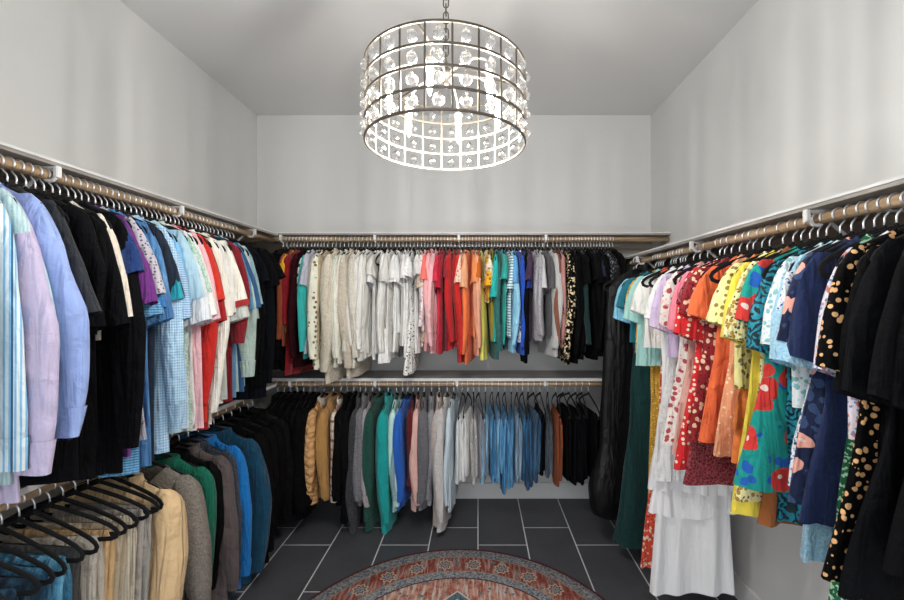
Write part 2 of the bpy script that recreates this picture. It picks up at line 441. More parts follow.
def upper(parent, L, mat, rng, sleeve='long', sl=None, thick=.015, flare=.0, amp=.007, neck=.09, dip=.03, collar=None,
          cuff=None, front=-1, sh=.195, trim=None, puff=1.0, hem=None, tiers=None, buttons=0, out=0.0, slmat=None, N=34, waist=.0, ripple=0, hwave=.004):
    """shirt / sweater / jacket / dress body with sleeves"""
    fo = Folds(amp, rng)
    wj = rng.uniform(-.015, .015)
    dz = .055/L
    prof = [(0, -neck, neck, .010), (dz*.45, -.125, .125, .013), (dz, -sh+.012, sh-.012, thick*.8), (dz*1.6, -sh, sh, thick),
            (.30, -sh+.006+waist, sh-.006-waist, thick*1.05), (.55, -sh+.008+waist-flare*.35, sh-.008-waist+flare*.35+wj*.5, thick*1.15+flare*.08),
            (1, -sh+.004-flare, sh-.004+flare+wj, thick*1.25+flare*.25)]
    nr = max(18, int(L*26)); rows = []
    tops = [0, .012, .024, .038, .052, .07, .1]
    zs = [-q for q in tops] + [-.1-(L-.1)*(i/(nr-1)) for i in range(1, nr)]
    for z in zs:
        xi, xo, b = interp(prof, -z/L)
        if sleeve == 'none' and -.16 < z < -.05: xo -= .035; xi += .035
        rows.append((z-.004, xi, xo, b))
    v, f = loft(rows, N, fo, dip=dip, front=front, ripple=ripple, rng=rng, hemwave=hwave)
    mesh_obj('body', v, f, mat, parent)
    # sleeves
    if sleeve != 'none':
        for sgn in (1, -1):
            sf = Folds(amp*.6, rng, (30, 80)); o = out*rng.uniform(.6, 1.2)
            if sleeve == 'long':
                S = (sl or L*.86); k = rng.uniform(-.012, .018)
                bend = rng.uniform(.0, .02)
                sp = [(0, sh-.055, sh-.012, .006), (.035, sh-.06, sh+.012, thick*.9), (.09, sh-.06, sh+.034, thick*1.2*puff),
                      (.22, sh-.058, sh+.044+o*.35, thick*1.35*puff), (.5, sh-.045+k, sh+.046+o*.8+bend, thick*1.35*puff), (.8, sh-.035+k+o*.4, sh+.040+o+k, thick*1.15*puff), (1, sh-.022+k+o*.5, sh+.030+o*.9+k, thick*.9)]
                rw = rows_from(sp, -.045, -.045-S, 20, 1.15)
            else:
                S = (sl or rng.uniform(.16, .25)*1.0); e = rng.uniform(0, .02)+o
                sp = [(0, sh-.055, sh-.012, .006), (.08, sh-.06, sh+.010, thick*.9), (.22, sh-.065, sh+.032, thick*1.2), (.55, sh-.075, sh+.052+e*.5, thick*1.5*puff), (1, sh-.08, sh+.062+e, thick*1.75*puff)]
                rw = rows_from(sp, -.045, -.045-S, 13, 1.2)
            # slant the sleeve end: outer side higher for short sleeves
            v, f = loft(rw, 18, sf, rng=rng, ripple=.002 if sleeve == 'short' else 0)
            vv = []
            for (x, y, z) in v:
                dep = (-.045-z)/S
                if sleeve == 'short': z += dep*dep*(x-sh)*.35
                y += (.016*math.sin(dep*4+k*200) if sleeve == 'long' else .006*math.sin(dep*3+e*200))*dep
                vv.append((x*sgn, y, z))
            if sgn < 0: f = [tuple(reversed(q)) for q in f]
            so = mesh_obj('sleeve', vv, f, slmat or mat, parent)
            if cuff and sleeve == 'long':
                nv = len(rw); last = vv[(nv-3)*18:nv*18]
                c = sum((Vector(p) for p in last), Vector())/len(last)
                cv = [tuple(c+(Vector(p)-c)*Vector((1.10, 1.18, 1.0))) for p in last]
                cf = []
                for i in range(2):
                    for q in range(18): cf.append((i*18+q, (i+1)*18+q, (i+1)*18+(q+1) % 18, i*18+(q+1) % 18))
                mesh_obj('cuff', cv, cf, cuff, so)
            elif trim:
                nv = len(rw); last = vv[(nv-2)*18:nv*18]; c = sum((Vector(p) for p in last), Vector())/len(last)
                cv = [tuple(c+(Vector(p)-c)*1.04) for p in last]
                mesh_obj('sleeve_trim', cv, [(q, 18+q, 18+(q+1) % 18, (q+1) % 18) for q in range(18)], trim, so)
    if collar:
        kind, cm = collar
        v = []; f = []; n = 24
        hh = {'band': (.006, .012), 'shirt': (.012, .030), 'coat': (.02, .05), 'hood': (.03, .09)}[kind]
        layers = [(0, .0), (hh[0], .004), (hh[0]*1.1, .012), (-hh[1]*.6, .022)] if kind != 'band' else [(.0, 0), (hh[0], .002), (hh[0], .006), (-hh[1], .008)]
        for (dz_, ex) in layers:
            for q in range(n):
                th = 2*PI*q/n; cs, sn = math.cos(th), math.sin(th); x = (neck-.006+ex)*cs
                y = (.010+ex*.55)*sn
                d = (dip or 0)*(1.0 if sn*front > 0 else .25)*math.exp(-(x/.065)**2)
                extra = -.02*abs(cs) if False else 0
                v.append((x, y+fo.at(x, 0, 0), -.004-d+dz_+extra-.010*abs(cs)))
        for i in range(3):
            for q in range(n): f.append((i*n+q, (i+1)*n+q, (i+1)*n+(q+1) % n, i*n+(q+1) % n))
        mesh_obj('hood' if kind == 'hood' else ('neckband' if kind == 'band' else 'collar'), v, f, cm, parent)
    if buttons:
        m = MB(); y0 = None
        for i in range(buttons):
            z = -.09-(L-.15)*i/(buttons-1); rI = interp([(-r[0], r[3]) for r in rows], -z)[0]
            y = front*(rI+.003)+fo.at(0, z, -z/L)
            c = Vector((0, y, z)); vv = [c+Vector((.0055*math.cos(q*PI/4), front*.0015, .0055*math.sin(q*PI/4))) for q in range(8)]+[c+Vector((.0055*math.cos(q*PI/4), -front*.002, .0055*math.sin(q*PI/4))) for q in range(8)]
            m.add(vv, [tuple(range(8)), tuple(range(15, 7, -1))]+[(q, (q+1) % 8, 8+(q+1) % 8, 8+q) for q in range(8)])
        m.build('button_row', M_BUTTON, parent)['kind'] = 'stuff'
    if hem:
        # ribbed or contrast hem band following the last rows of the body
        hv, _ = loft(rows, N, fo, dip=dip, front=front, hemwave=0)
        last = hv[(len(rows)-3)*N:]
        c = sum((Vector(p) for p in last), Vector())/len(last)
        cv = [(c.x+(p[0]-c.x)*1.015, c.y+(p[1]-c.y)*1.03, p[2]) for p in last]
        cf = []
        for i in range(2):
            for q in range(N): cf.append((i*N+q, (i+1)*N+q, (i+1)*N+(q+1) % N, i*N+(q+1) % N))
        mesh_obj('hem', cv, cf, hem, parent)
    if tiers:
        for (t0, t1, gr, tm) in tiers:
            a = interp([(-r[0]/L, r[1], r[2], r[3]) for r in rows], t0); b = interp([(-r[0]/L, r[1], r[2], r[3]) for r in rows], t1)
            rw = []
            for i in range(9):
                s = i/8; z = -L*(t0+(t1-t0)*s)
                rw.append((z, a[0]+(b[0]-a[0])*s-gr*s**.6-.002, a[1]+(b[1]-a[1])*s+gr*s**.6+.002, a[2]+(b[2]-a[2])*s+gr*.35*s+.003))
            v, f = loft(rw, 80, Folds(amp*1.2, rng, (30, 70)), rng=rng, ripple=gr*.25, hemwave=.012)
            mesh_obj('ruffle', v, f, tm, parent)

def trousers(parent, L, mat, rng, front=-1, denim=False, hw=.175, thick=.024):
    """folded lengthwise over the hanger bar: two leg layers plus waistband"""
    ztop = -.108
    for j, sy in enumerate((-1, 1)):
        fo = Folds(.004, rng, (25, 60)); w0 = hw*rng.uniform(.86, 1); cx = rng.uniform(-.012, .012)
        LL = L*(1 if j == 0 else rng.uniform(.86, .97))
        hem_ = rng.uniform(.0, .03)
        prof = [(0, cx-w0*.93, cx+w0*.93, .005), (.03, cx-w0, cx+w0, thick*.7), (.2, cx-w0, cx+w0, thick), (.7, cx-w0*.93, cx+w0*.95, thick*1.1), (1, cx-w0*.9, cx+w0*.92, thick*.95)]
        rw = rows_from(prof, ztop+.004, ztop-LL, 18)
        v, f = loft(rw, 26, fo, pw=.7, rng=rng, hemwave=.006)
        v = [(x, y*.7+sy*thick*.45*min(1, (ztop+.01-z)*12), z) for (x, y, z) in v]
        lg = mesh_obj('leg', v, f, mat, parent)
        if j == 0:
            n = 26; last = v[-3*n:]; c = sum((Vector(p) for p in last), Vector())/len(last)
            cv = [tuple(c+(Vector(p)-c)*Vector((1.02, 1.12, 1.0))) for p in last]
            cf = [(i*n+q, (i+1)*n+q, (i+1)*n+(q+1) % n, i*n+(q+1) % n) for i in range(2) for q in range(n)]
            mesh_obj('waistband', cv, cf, mat, parent)

def F_(spec):
    return fabric(*spec) if isinstance(spec, tuple) else fabric(spec)

KIND = {  # kind -> (object name, category)
    'tee': ('t_shirt', 't-shirt'), 'shirt': ('shirt', 'shirt'), 'sweater': ('sweater', 'sweater'), 'top': ('long_sleeved_top', 'top'),
    'jacket': ('jacket', 'jacket'), 'coat': ('coat', 'coat'), 'dress': ('dress', 'dress'), 'sdress': ('dress', 'dress'), 'cami': ('sleeveless_top', 'top'),
    'pants': ('trousers', 'trousers'), 'jeans': ('jeans', 'jeans'), 'blouse': ('blouse', 'blouse'), 'bag': ('garment_bag', 'garment bag'), 'gown': ('gown', 'gown'),
    'polo': ('polo_shirt', 'shirt'), 'hoodie': ('hoodie', 'hoodie'), 'cardigan': ('cardigan', 'cardigan')}

def garment(kind, L, spec, loc, rz, label, group, rng, front=-1, **o):
    name, cat = KIND[kind]; t = empty(name, (loc[0], loc[1], loc[2]-HN), rz); tag(t, label, cat, group)
    m = F_(spec); rib = m
    a = dict(rng=rng, front=front)
    if kind == 'tee': a.update(sleeve='short', collar=('band', m), amp=.007, hem=None)
    elif kind == 'blouse': a.update(sleeve='short', amp=.009, dip=.05, neck=.09, puff=1.25, ripple=.004)
    elif kind == 'polo': a.update(sleeve='short', collar=('shirt', m), amp=.007)
    elif kind == 'shirt': a.update(sleeve='long', collar=('shirt', m), cuff=m, amp=.008, buttons=6)
    elif kind == 'top': a.update(sleeve='long', amp=.007, collar=('band', m))
    elif kind == 'sweater': a.update(sleeve='long', thick=.019, amp=.006, puff=1.2, cuff=m, hem=m, collar=('band', m))
    elif kind == 'cardigan': a.update(sleeve='long', thick=.019, amp=.007, puff=1.15, cuff=m, dip=.10, buttons=6)
    elif kind == 'hoodie': a.update(sleeve='long', thick=.022, amp=.006, puff=1.2, cuff=m, hem=m, collar=('hood', m))
    elif kind == 'jacket': a.update(sleeve='long', thick=.024, amp=.008, puff=1.15, cuff=m, collar=('coat', m), sh=.205)
    elif kind == 'coat': a.update(sleeve='long', thick=.030, amp=.009, puff=1.2, collar=('coat', m), sh=.215, flare=.03)
    elif kind == 'dress': a.update(sleeve='short', amp=.010, flare=.05, dip=.06, neck=.09, thick=.014, waist=.03, ripple=.006)
    elif kind == 'sdress': a.update(sleeve='none', amp=.010, flare=.06, dip=.08, neck=.10, thick=.014, waist=.03, ripple=.006, sh=.17)
    elif kind == 'gown': a.update(sleeve='none', amp=.014, flare=.09, dip=.08, neck=.10, thick=.016, waist=.02, ripple=.010, sh=.17)
    elif kind == 'cami': a.update(sleeve='none', amp=.007, dip=.08, neck=.11, sh=.17)
    if kind in ('pants', 'jeans'):
        trousers(t, L-.108, m, rng, front, kind == 'jeans', **o); return t
    for k, v in o.items():
        if k in ('cuff', 'trim', 'slmat', 'hem'): v = F_(v) if v else v
        if k == 'collar': v = (v[0], F_(v[1])) if v else v
        if k == 'tiers': v = [(p, q, g, F_(s)) for p, q, g, s in v]
        a[k] = v
    upper(t, L, m, **a)
    return t

RNG = random.Random(11)
USED = {}
def place(rail, pos, kind, L, spec, desc, grouped=False, yaw=None, front=None, **o):
    rng = random.Random(int(pos*100000) % 99991 + len(desc)*31)
    yw = math.radians(rng.uniform(-6, 6)*(1.25 if rail[-1] == 'B' else 1)) if yaw is None else math.radians(yaw)
    where = {'UL': 'upper left rail', 'LL': 'lower left rail', 'UB': 'upper back rail', 'LB': 'lower back rail', 'R': 'right rail'}[rail]
    if rail == 'UL': loc, rz, fr = (XRODL, pos, ZUL), 0, -1
    if rail == 'LL': loc, rz, fr = (XRODL, pos, ZLL), 0, -1
    if rail == 'UB': loc, rz, fr = (pos, YROD, ZU), -PI/2, (1 if pos < .2 else -1)
    if rail == 'LB': loc, rz, fr = (pos, YROD, ZLB), -PI/2, (1 if pos < .2 else -1)
    if rail == 'R': loc, rz, fr = (XRODR, pos, ZR), PI, 1
    if front is not None: fr = front
    lab = '%s on the %s' % (desc, where)
    if lab in USED and not grouped: print('DUP LABEL', lab)
    USED[lab] = 1
    g = 'garments on the ' + where
    if grouped: g = grouped
    rot = Euler((math.radians(rng.uniform(-1.2, 1.2)), math.radians(rng.uniform(-2.5, 2.5)), rz+yw))
    off = rot.to_matrix() @ Vector((0, 0, -HN-(0 if kind in ('pants', 'jeans') else .012)))
    t = garment(kind, L, spec, loc, 0, lab, g, rng, front=fr, **o)
    t.location = Vector(loc)+off; t.rotation_euler = rot
    h_ = hanger(loc, rz+yw, 'black hanger with the %s, %s' % (desc, where), 'hangers holding ' + grouped if grouped else 'hangers on the ' + where)

    h_.rotation_euler = rot

BK = 'black'
ORD = ['first', 'second', 'third', 'fourth', 'fifth', 'sixth', 'seventh', 'eighth', 'ninth', 'tenth', 'eleventh', 'twelfth']
def run(rail, tab, gap):
    cnt = {}
    out = []
    for e in tab:
        px, by = e[0], e[1]
        if rail in ('UB', 'LB'): pos = (px-PX0)/F*2.68; d = 2.68; neck = (ZU if rail == 'UB' else ZLB)-HN
        elif rail == 'UL': ox = (e[5] if len(e) > 5 else {}).get('out', .02); pos = (1.175-.9*ox)*F/(PX0-px); d = pos; neck = ZUL-HN
        elif rail == 'LL': pos = (1.22 if e[2] in ('pants', 'jeans') else 1.12)*F/(PX0-px); d = pos; neck = ZLL-HN
        else: pos = .83*F/(px-PX0); d = pos; neck = ZR-HN
        z = H_CAM-(by-PY0)/F*d; out.append([pos, max(.2, neck-max(z, .035)), e])
    out.sort(key=lambda q: q[0])
    for it in range(60):
        for a, b in zip(out, out[1:]):
            g = gap-(b[0]-a[0])
            if g > 0: a[0] -= g/2; b[0] += g/2
    for pos, L, e in out:
        o = dict(e[5]) if len(e) > 5 else {}
        grp = o.pop('grouped', False); d_ = e[4]
        if rail == 'UL': o.setdefault('out', .02)
        if grp:
            k = cnt.get(grp, 0); cnt[grp] = k+1
            d_ = '%s, %s from the %s' % (d_, ORD[k], 'left' if rail in ('UB', 'LB') else 'camera')
        place(rail, pos, e[2], L, e[3], d_, grouped=grp, **o)

UB = [
 (283, 345, 'top', '#9a4a2c', 'rust brown top'),
 (287, 330, 'blouse', '#e8a21c', 'golden yellow blouse beside the rust top'),
 (290, 374, 'shirt', '#8c1420', 'long burgundy shirt', dict(buttons=0, sl=.45)),
 (294, 366, 'top', '#2c090f', 'very dark wine top'),
 (299, 357, 'top', '#35b3ad', 'turquoise long-sleeved top', dict(out=.05, puff=1.5, yaw=6)),
 (303, 350, 'top', ('#eeeeec', 'widestripe', '#14161e'), 'black and white striped top', dict(out=.02)),
 (305, 353, 'tee', '#b9b9c6', 'grey lilac t-shirt'),
 (308, 352, 'top', '#a9abb4', 'cool grey top'),
 (311.5, 365, 'sweater', ('#c9bfae', 'knit'), 'beige ribbed sweater'),
 (316, 368, 'cardigan', ('#e9e0cc', 'dots', '#8a6a4a', None, .6), 'cream cardigan with small brown dots'),
 (321, 367, 'sweater', ('#b7a688', 'knit'), 'tan knit sweater'),
 (325, 372, 'sweater', ('#cfc4b0', 'knit'), 'oatmeal knit sweater'),
 (329.5, 382, 'jacket', ('#e3d9c6', 'fuzzy', '#cfc3ad'), 'long fluffy cream jacket', dict(puff=1.2)),
 (334, 365, 'sweater', ('#e9e0d0', 'knit'), 'ivory sweater with wide cuffs', dict(puff=1.35)),
 (338.5, 358, 'shirt', '#e6dfd2', 'pale sand shirt'),
 (342, 362, 'top', '#dcd6ca', 'stone coloured top'),
 (346, 377, 'jacket', ('#ddd3c2', 'fuzzy', '#c8bca6'), 'cream fleece jacket', dict(puff=1.1)),
 (350, 366, 'sweater', ('#e2dccf', 'marl', '#cdc5b5'), 'marled ivory sweater'),
 (354.5, 352, 'top', '#d9d5cb', 'light putty top'),
 (359, 358, 'sweater', '#e4e1da', 'smooth off-white sweater', dict(puff=1.3)),
 (363, 356, 'shirt', '#dedcd6', 'pale grey white shirt'),
 (367, 350, 'top', '#cfcdc6', 'light grey top beside the pale grey white shirt'),
 (371, 358, 'tee', '#e9e6e0', 'soft white t-shirt'),
 (375, 352, 'tee', '#dad7d0', 'off-white t-shirt'),
 (379, 345, 'cami', '#e5e3dd', 'plain white sleeveless top'),
 (384, 360, 'top', '#e3e1da', 'white top with gathered ruffle hem', dict(tiers=[(.72, 1.0, .035, '#e6e4de')])),
 (389, 352, 'blouse', '#d7d5cf', 'pale grey blouse'),
 (393, 350, 'tee', '#e2e0dc', 'white t-shirt beside the pale grey blouse'),
 (397, 330, 'blouse', '#eceae5', 'bright white flutter-sleeved blouse', dict(puff=1.8)),
 (401, 345, 'tee', '#dcdad6', 'misty white t-shirt'),
 (405, 356, 'blouse', ('#e6e3df', 'floral', '#d2cecb', '#dad7d3', 1.4), 'white lace blouse', dict(puff=1.5)),
 (409, 372, 'sdress', ('#efe6da', 'dots', '#5b3c30', None, 1.0), 'white tunic with brown polka dots'),
 (413, 352, 'tee', '#d8d8d6', 'ash white t-shirt'),
 (417, 340, 'blouse', ('#cbb8a4', 'floral', '#a99077', '#e4d9ca', 1.2), 'beige patterned blouse'),
 (420.5, 345, 'cami', '#d9c3b4', 'blush beige sleeveless top'),
 (424, 330, 'top', ('#e6d3d4', 'floral', '#c9a4a8', '#f0e6e6'), 'pale pink floral top'),
 (427.5, 288, 'blouse', '#ef6f66', 'short coral pink blouse'),
 (431, 350, 'shirt', '#f2a0a4', 'rose pink shirt', dict(buttons=0)),
 (435, 353, 'top', '#f3aeb0', 'soft pink long-sleeved top', dict(puff=1.2)),
 (438.5, 350, 'tee', '#d9334f', 'crimson pink t-shirt'),
 (442, 352, 'tee', '#b5162f', 'crimson t-shirt'),
 (445.5, 348, 'tee', '#8e2430', 'muted maroon t-shirt'),
 (449, 348, 'top', '#c01c22', 'red top beside the muted maroon t-shirt'),
 (453, 345, 'top', '#a31419', 'dark red top'),
 (457.5, 362, 'top', '#cc2420', 'bright red long-sleeved top'),
 (461.5, 342, 'blouse', ('#f0c8b4', 'floral', '#d8785c', '#f7e3d5'), 'peach floral blouse'),
 (465, 340, 'tee', '#f5a57c', 'light peach t-shirt'),
 (468, 362, 'top', '#f2703a', 'bright orange long-sleeved top'),
 (472, 335, 'tee', '#f08a52', 'soft orange t-shirt'),
 (476, 354, 'top', '#f6a283', 'peach coral top', dict(puff=1.2)),
 (480, 350, 'tee', '#c8641c', 'burnt orange t-shirt'),
 (483.5, 359, 'sdress', '#f1dc6a', 'pale lemon sleeveless tunic', dict(flare=.01)),
 (486.5, 300, 'blouse', ('#d8ccb4', 'floral', '#8d7f66', '#ece2cb'), 'cream blouse with taupe flowers'),
 (490, 300, 'blouse', ('#dfa31e', 'spots', '#7d5a20', None, 1.6), 'mustard spotted blouse'),
 (492, 340, 'cami', '#a8961f', 'olive yellow sleeveless top'),
 (495.5, 359, 'top', '#2b6562', 'dark sea green top', dict(sh=.18)),
 (500, 340, 'tee', '#23b3ad', 'bright turquoise t-shirt', dict(sl=.3, puff=1.3)),
 (503.5, 342, 'tee', '#2ba69c', 'jade t-shirt'),
 (506, 348, 'cami', ('#1b2230', 'floral', '#3d6a86', '#d4d9df'), 'navy floral sleeveless top'),
 (509, 335, 'tee', ('#cfdfe8', 'hstripe', '#6e93ab'), 'white and blue striped t-shirt'),
 (512, 350, 'top', '#8fc6e6', 'sky blue top'),
 (515.5, 345, 'tee', '#5b9fd0', 'medium blue t-shirt'),
 (519.5, 353, 'top', '#2258c4', 'royal blue long-sleeved top'),
 (523, 340, 'cami', ('#d4d9e2', 'floral', '#5d4a72', '#c57f8c'), 'white and violet print sleeveless top'),
 (526, 290, 'tee', '#1c2f7a', 'short navy blue t-shirt'),
 (529, 362, 'top', '#0f0f14', 'black top beside the navy t-shirt'),
 (532, 340, 'tee', '#4b3350', 'plum t-shirt'),
 (536, 338, 'top', ('#b5b1b8', 'marl', '#9d99a2'), 'marled lilac grey top', dict(puff=1.1)),
 (540, 340, 'top', ('#9b9aa0', 'marl', '#b9b8bc'), 'marled mid grey top'),
 (544, 335, 'tee', '#c9c9cb', 'silver grey t-shirt'),
 (547.5, 335, 'tee', '#5f5d60', 'dark grey t-shirt'),
 (553, 355, 'sweater', ('#d8d8d6', 'knit'), 'light grey ribbed sweater', dict(puff=1.1)),
 (559, 345, 'top', '#8c5744', 'cinnamon brown top'),
 (563, 340, 'blouse', ('#5c1c20', 'dots', '#c49a94', None, 1.8), 'dark red dotted blouse', dict(sl=.4)),
 (567, 345, 'top', '#b98480', 'dusty rose top'),
 (572, 362, 'cardigan', ('#0e0e10', 'spangle', '#d9c6a0'), 'black cardigan with glittering spangles', dict(buttons=0)),
]
for i, (px, by, kd) in enumerate([(577, 362, 'top'), (581, 352, 'top'), (585, 358, 'top'), (589, 345, 'blouse'), (593, 350, 'tee'), (597, 358, 'top'), (601, 352, 'tee'), (605, 356, 'top'), (609, 350, 'blouse'), (619, 345, 'tee'), (623, 350, 'top')]):
    UB.append((px, by, kd, ['#0d0d0f', '#121214', '#0b0b0e'][i % 3], 'plain black top', dict(grouped='plain black tops on the upper back rail')))
UB += [(587, 350, 'top', '#173233', 'very dark green top between black tops'),
       (599.5, 352, 'tee', '#17223a', 'dark navy t-shirt between black tops'),
       (612.5, 300, 'blouse', ('#2a2c30', 'spangle', '#8d9399'), 'black blouse with grey specks'),
       (616, 340, 'blouse', ('#1d1d20', 'floral', '#4a4a50', '#2c2c30'), 'charcoal patterned blouse')]
for px in (268, 272, 276, 279.5):
    UB.append((px, 368, 'top', '#0d0d10', 'corner black top', dict(grouped='plain black tops in the left corner of the upper back rail')))
run('UB', UB, .0215)

LB = [
 (312, 503, 'jacket', ('#c99a66', 'quilt'), 'tan quilted jacket with corduroy collar', dict(collar=('coat', ('#d8c9b6', 'cord')), out=.02)),
 (322, 500, 'jacket', '#b98a4e', 'camel hooded jacket', dict(collar=('hood', ('#b98a4e', 'fuzzy')))),
 (330, 508, 'shirt', ('#d9cdbd', 'plaid', '#9a6236', '#7a4626', .35), 'brown and cream plaid flannel shirt', dict(thick=.02)),
 (337, 505, 'jacket', '#0f0f11', 'black zip jacket beside the plaid flannel shirt'),
 (344, 520, 'coat', '#101012', 'long black coat beside the grey sweatshirts', dict(thick=.024)),
 (351, 534, 'coat', ('#4a4a4f', 'marl', '#303034'), 'long charcoal marled coat', dict(thick=.022)),
 (357, 505, 'hoodie', ('#8c8b90', 'marl', '#6f6f75'), 'mid grey marled hoodie'),
 (364, 512, 'cardigan', ('#b3a9ab', 'marl', '#9b9295'), 'long pinkish grey cardigan', dict(buttons=0)),
 (372, 531, 'coat', ('#1c5f50', 'fuzzy', '#134a3e'), 'dark green fleece coat', dict(thick=.02)),
 (381, 535, 'coat', '#18a5a2', 'long bright teal coat', dict(thick=.026, collar=('hood', '#18a5a2'), yaw=2)),
 (390, 512, 'sweater', '#b9dcd6', 'pale mint sweater', dict(puff=1.3, yaw=3)),
 (397, 505, 'top', '#86a3a8', 'dusty blue grey top'),
 (403, 508, 'sweater', '#2463c4', 'cobalt blue sweater'),
 (408, 490, 'cardigan', ('#7c1c24', 'fuzzy', '#5a1018'), 'dark red cardigan beside the cobalt sweater'),
 (413, 510, 'sweater', '#dcb1a6', 'pale salmon sweater'),
 (420, 508, 'jacket', ('#7f7f84', 'fuzzy', '#66666c'), 'grey fluffy jacket'),
 (428, 505, 'hoodie', ('#a1a1a6', 'marl', '#8b8b92'), 'light grey marled hoodie', dict(puff=1.0)),
 (436, 526, 'jacket', ('#d9cbc3', 'fuzzy', '#c2afa6'), 'long pinkish cream sherpa jacket'),
 (445, 527, 'coat', ('#cfccc8', 'marl', '#bebbb8'), 'long light grey sweatshirt coat', dict(thick=.022)),
 (452, 510, 'top', '#c3d3dc', 'icy blue top'),
 (461, 488, 'pants', '#efede9', 'white trousers nearest the sweatshirts'),
 (467, 485, 'pants', '#e6e3de', 'off-white trousers'),
 (473, 491, 'pants', ('#e3e1de', 'lace', '#cfccc8'), 'white trousers with frayed hem'),
 (479, 484, 'pants', '#8f929c', 'grey trousers beside the light jeans'),
 (486, 488, 'jeans', ('#7fb4d6', 'denim', '#b5d5e8'), 'light blue jeans'),
 (493, 487, 'jeans', ('#3f87b8', 'denim', '#68a8d0'), 'clear blue jeans'),
 (500, 486, 'jeans', ('#4f95c2', 'denim', '#88bcdc'), 'washed sky blue jeans'),
 (507, 498, 'jeans', ('#2f7db6', 'denim', '#62a6d4'), 'long bright blue jeans'),
 (514, 494, 'jeans', ('#3a7eae', 'denim', '#5f9cc6'), 'medium blue jeans beside the long bright ones'),
 (520, 488, 'jeans', ('#7290aa', 'denim', '#94adc0'), 'greyish blue jeans'),
 (526, 486, 'jeans', ('#235b86', 'denim', '#3a759f'), 'strong blue jeans'),
 (532, 494, 'jeans', ('#1d4c74', 'denim', '#356a94'), 'dark blue jeans'),
 (538, 486, 'jeans', ('#275277', 'denim', '#4a7698'), 'faded indigo jeans'),
 (545, 480, 'jeans', '#10131a', 'black jeans beside the indigo ones'),
 (553, 484, 'jeans', ('#4c5a66', 'denim', '#66737e'), 'slate grey jeans'),
 (562, 490, 'pants', ('#a4522a', 'cord'), 'rust corduroy trousers'),
]
for i, px in enumerate((569.5, 576, 583, 590, 597)):
    LB.append((px, 486 + (i*3) % 5, 'pants', ['#0e0f13', '#111218'][i % 2], 'black trousers', dict(grouped='black trousers on the lower back rail')))
for i, px in enumerate((262, 269, 276, 283, 290, 297, 303)):
    LB.append((px, 505 + (i*7) % 12, ['jacket', 'coat'][i % 2], ['#0e0e10', '#121214', '#0c0c0f'][i % 3], 'corner black jacket', dict(grouped='plain black jackets in the left corner of the lower back rail')))
run('LB', LB, .036)

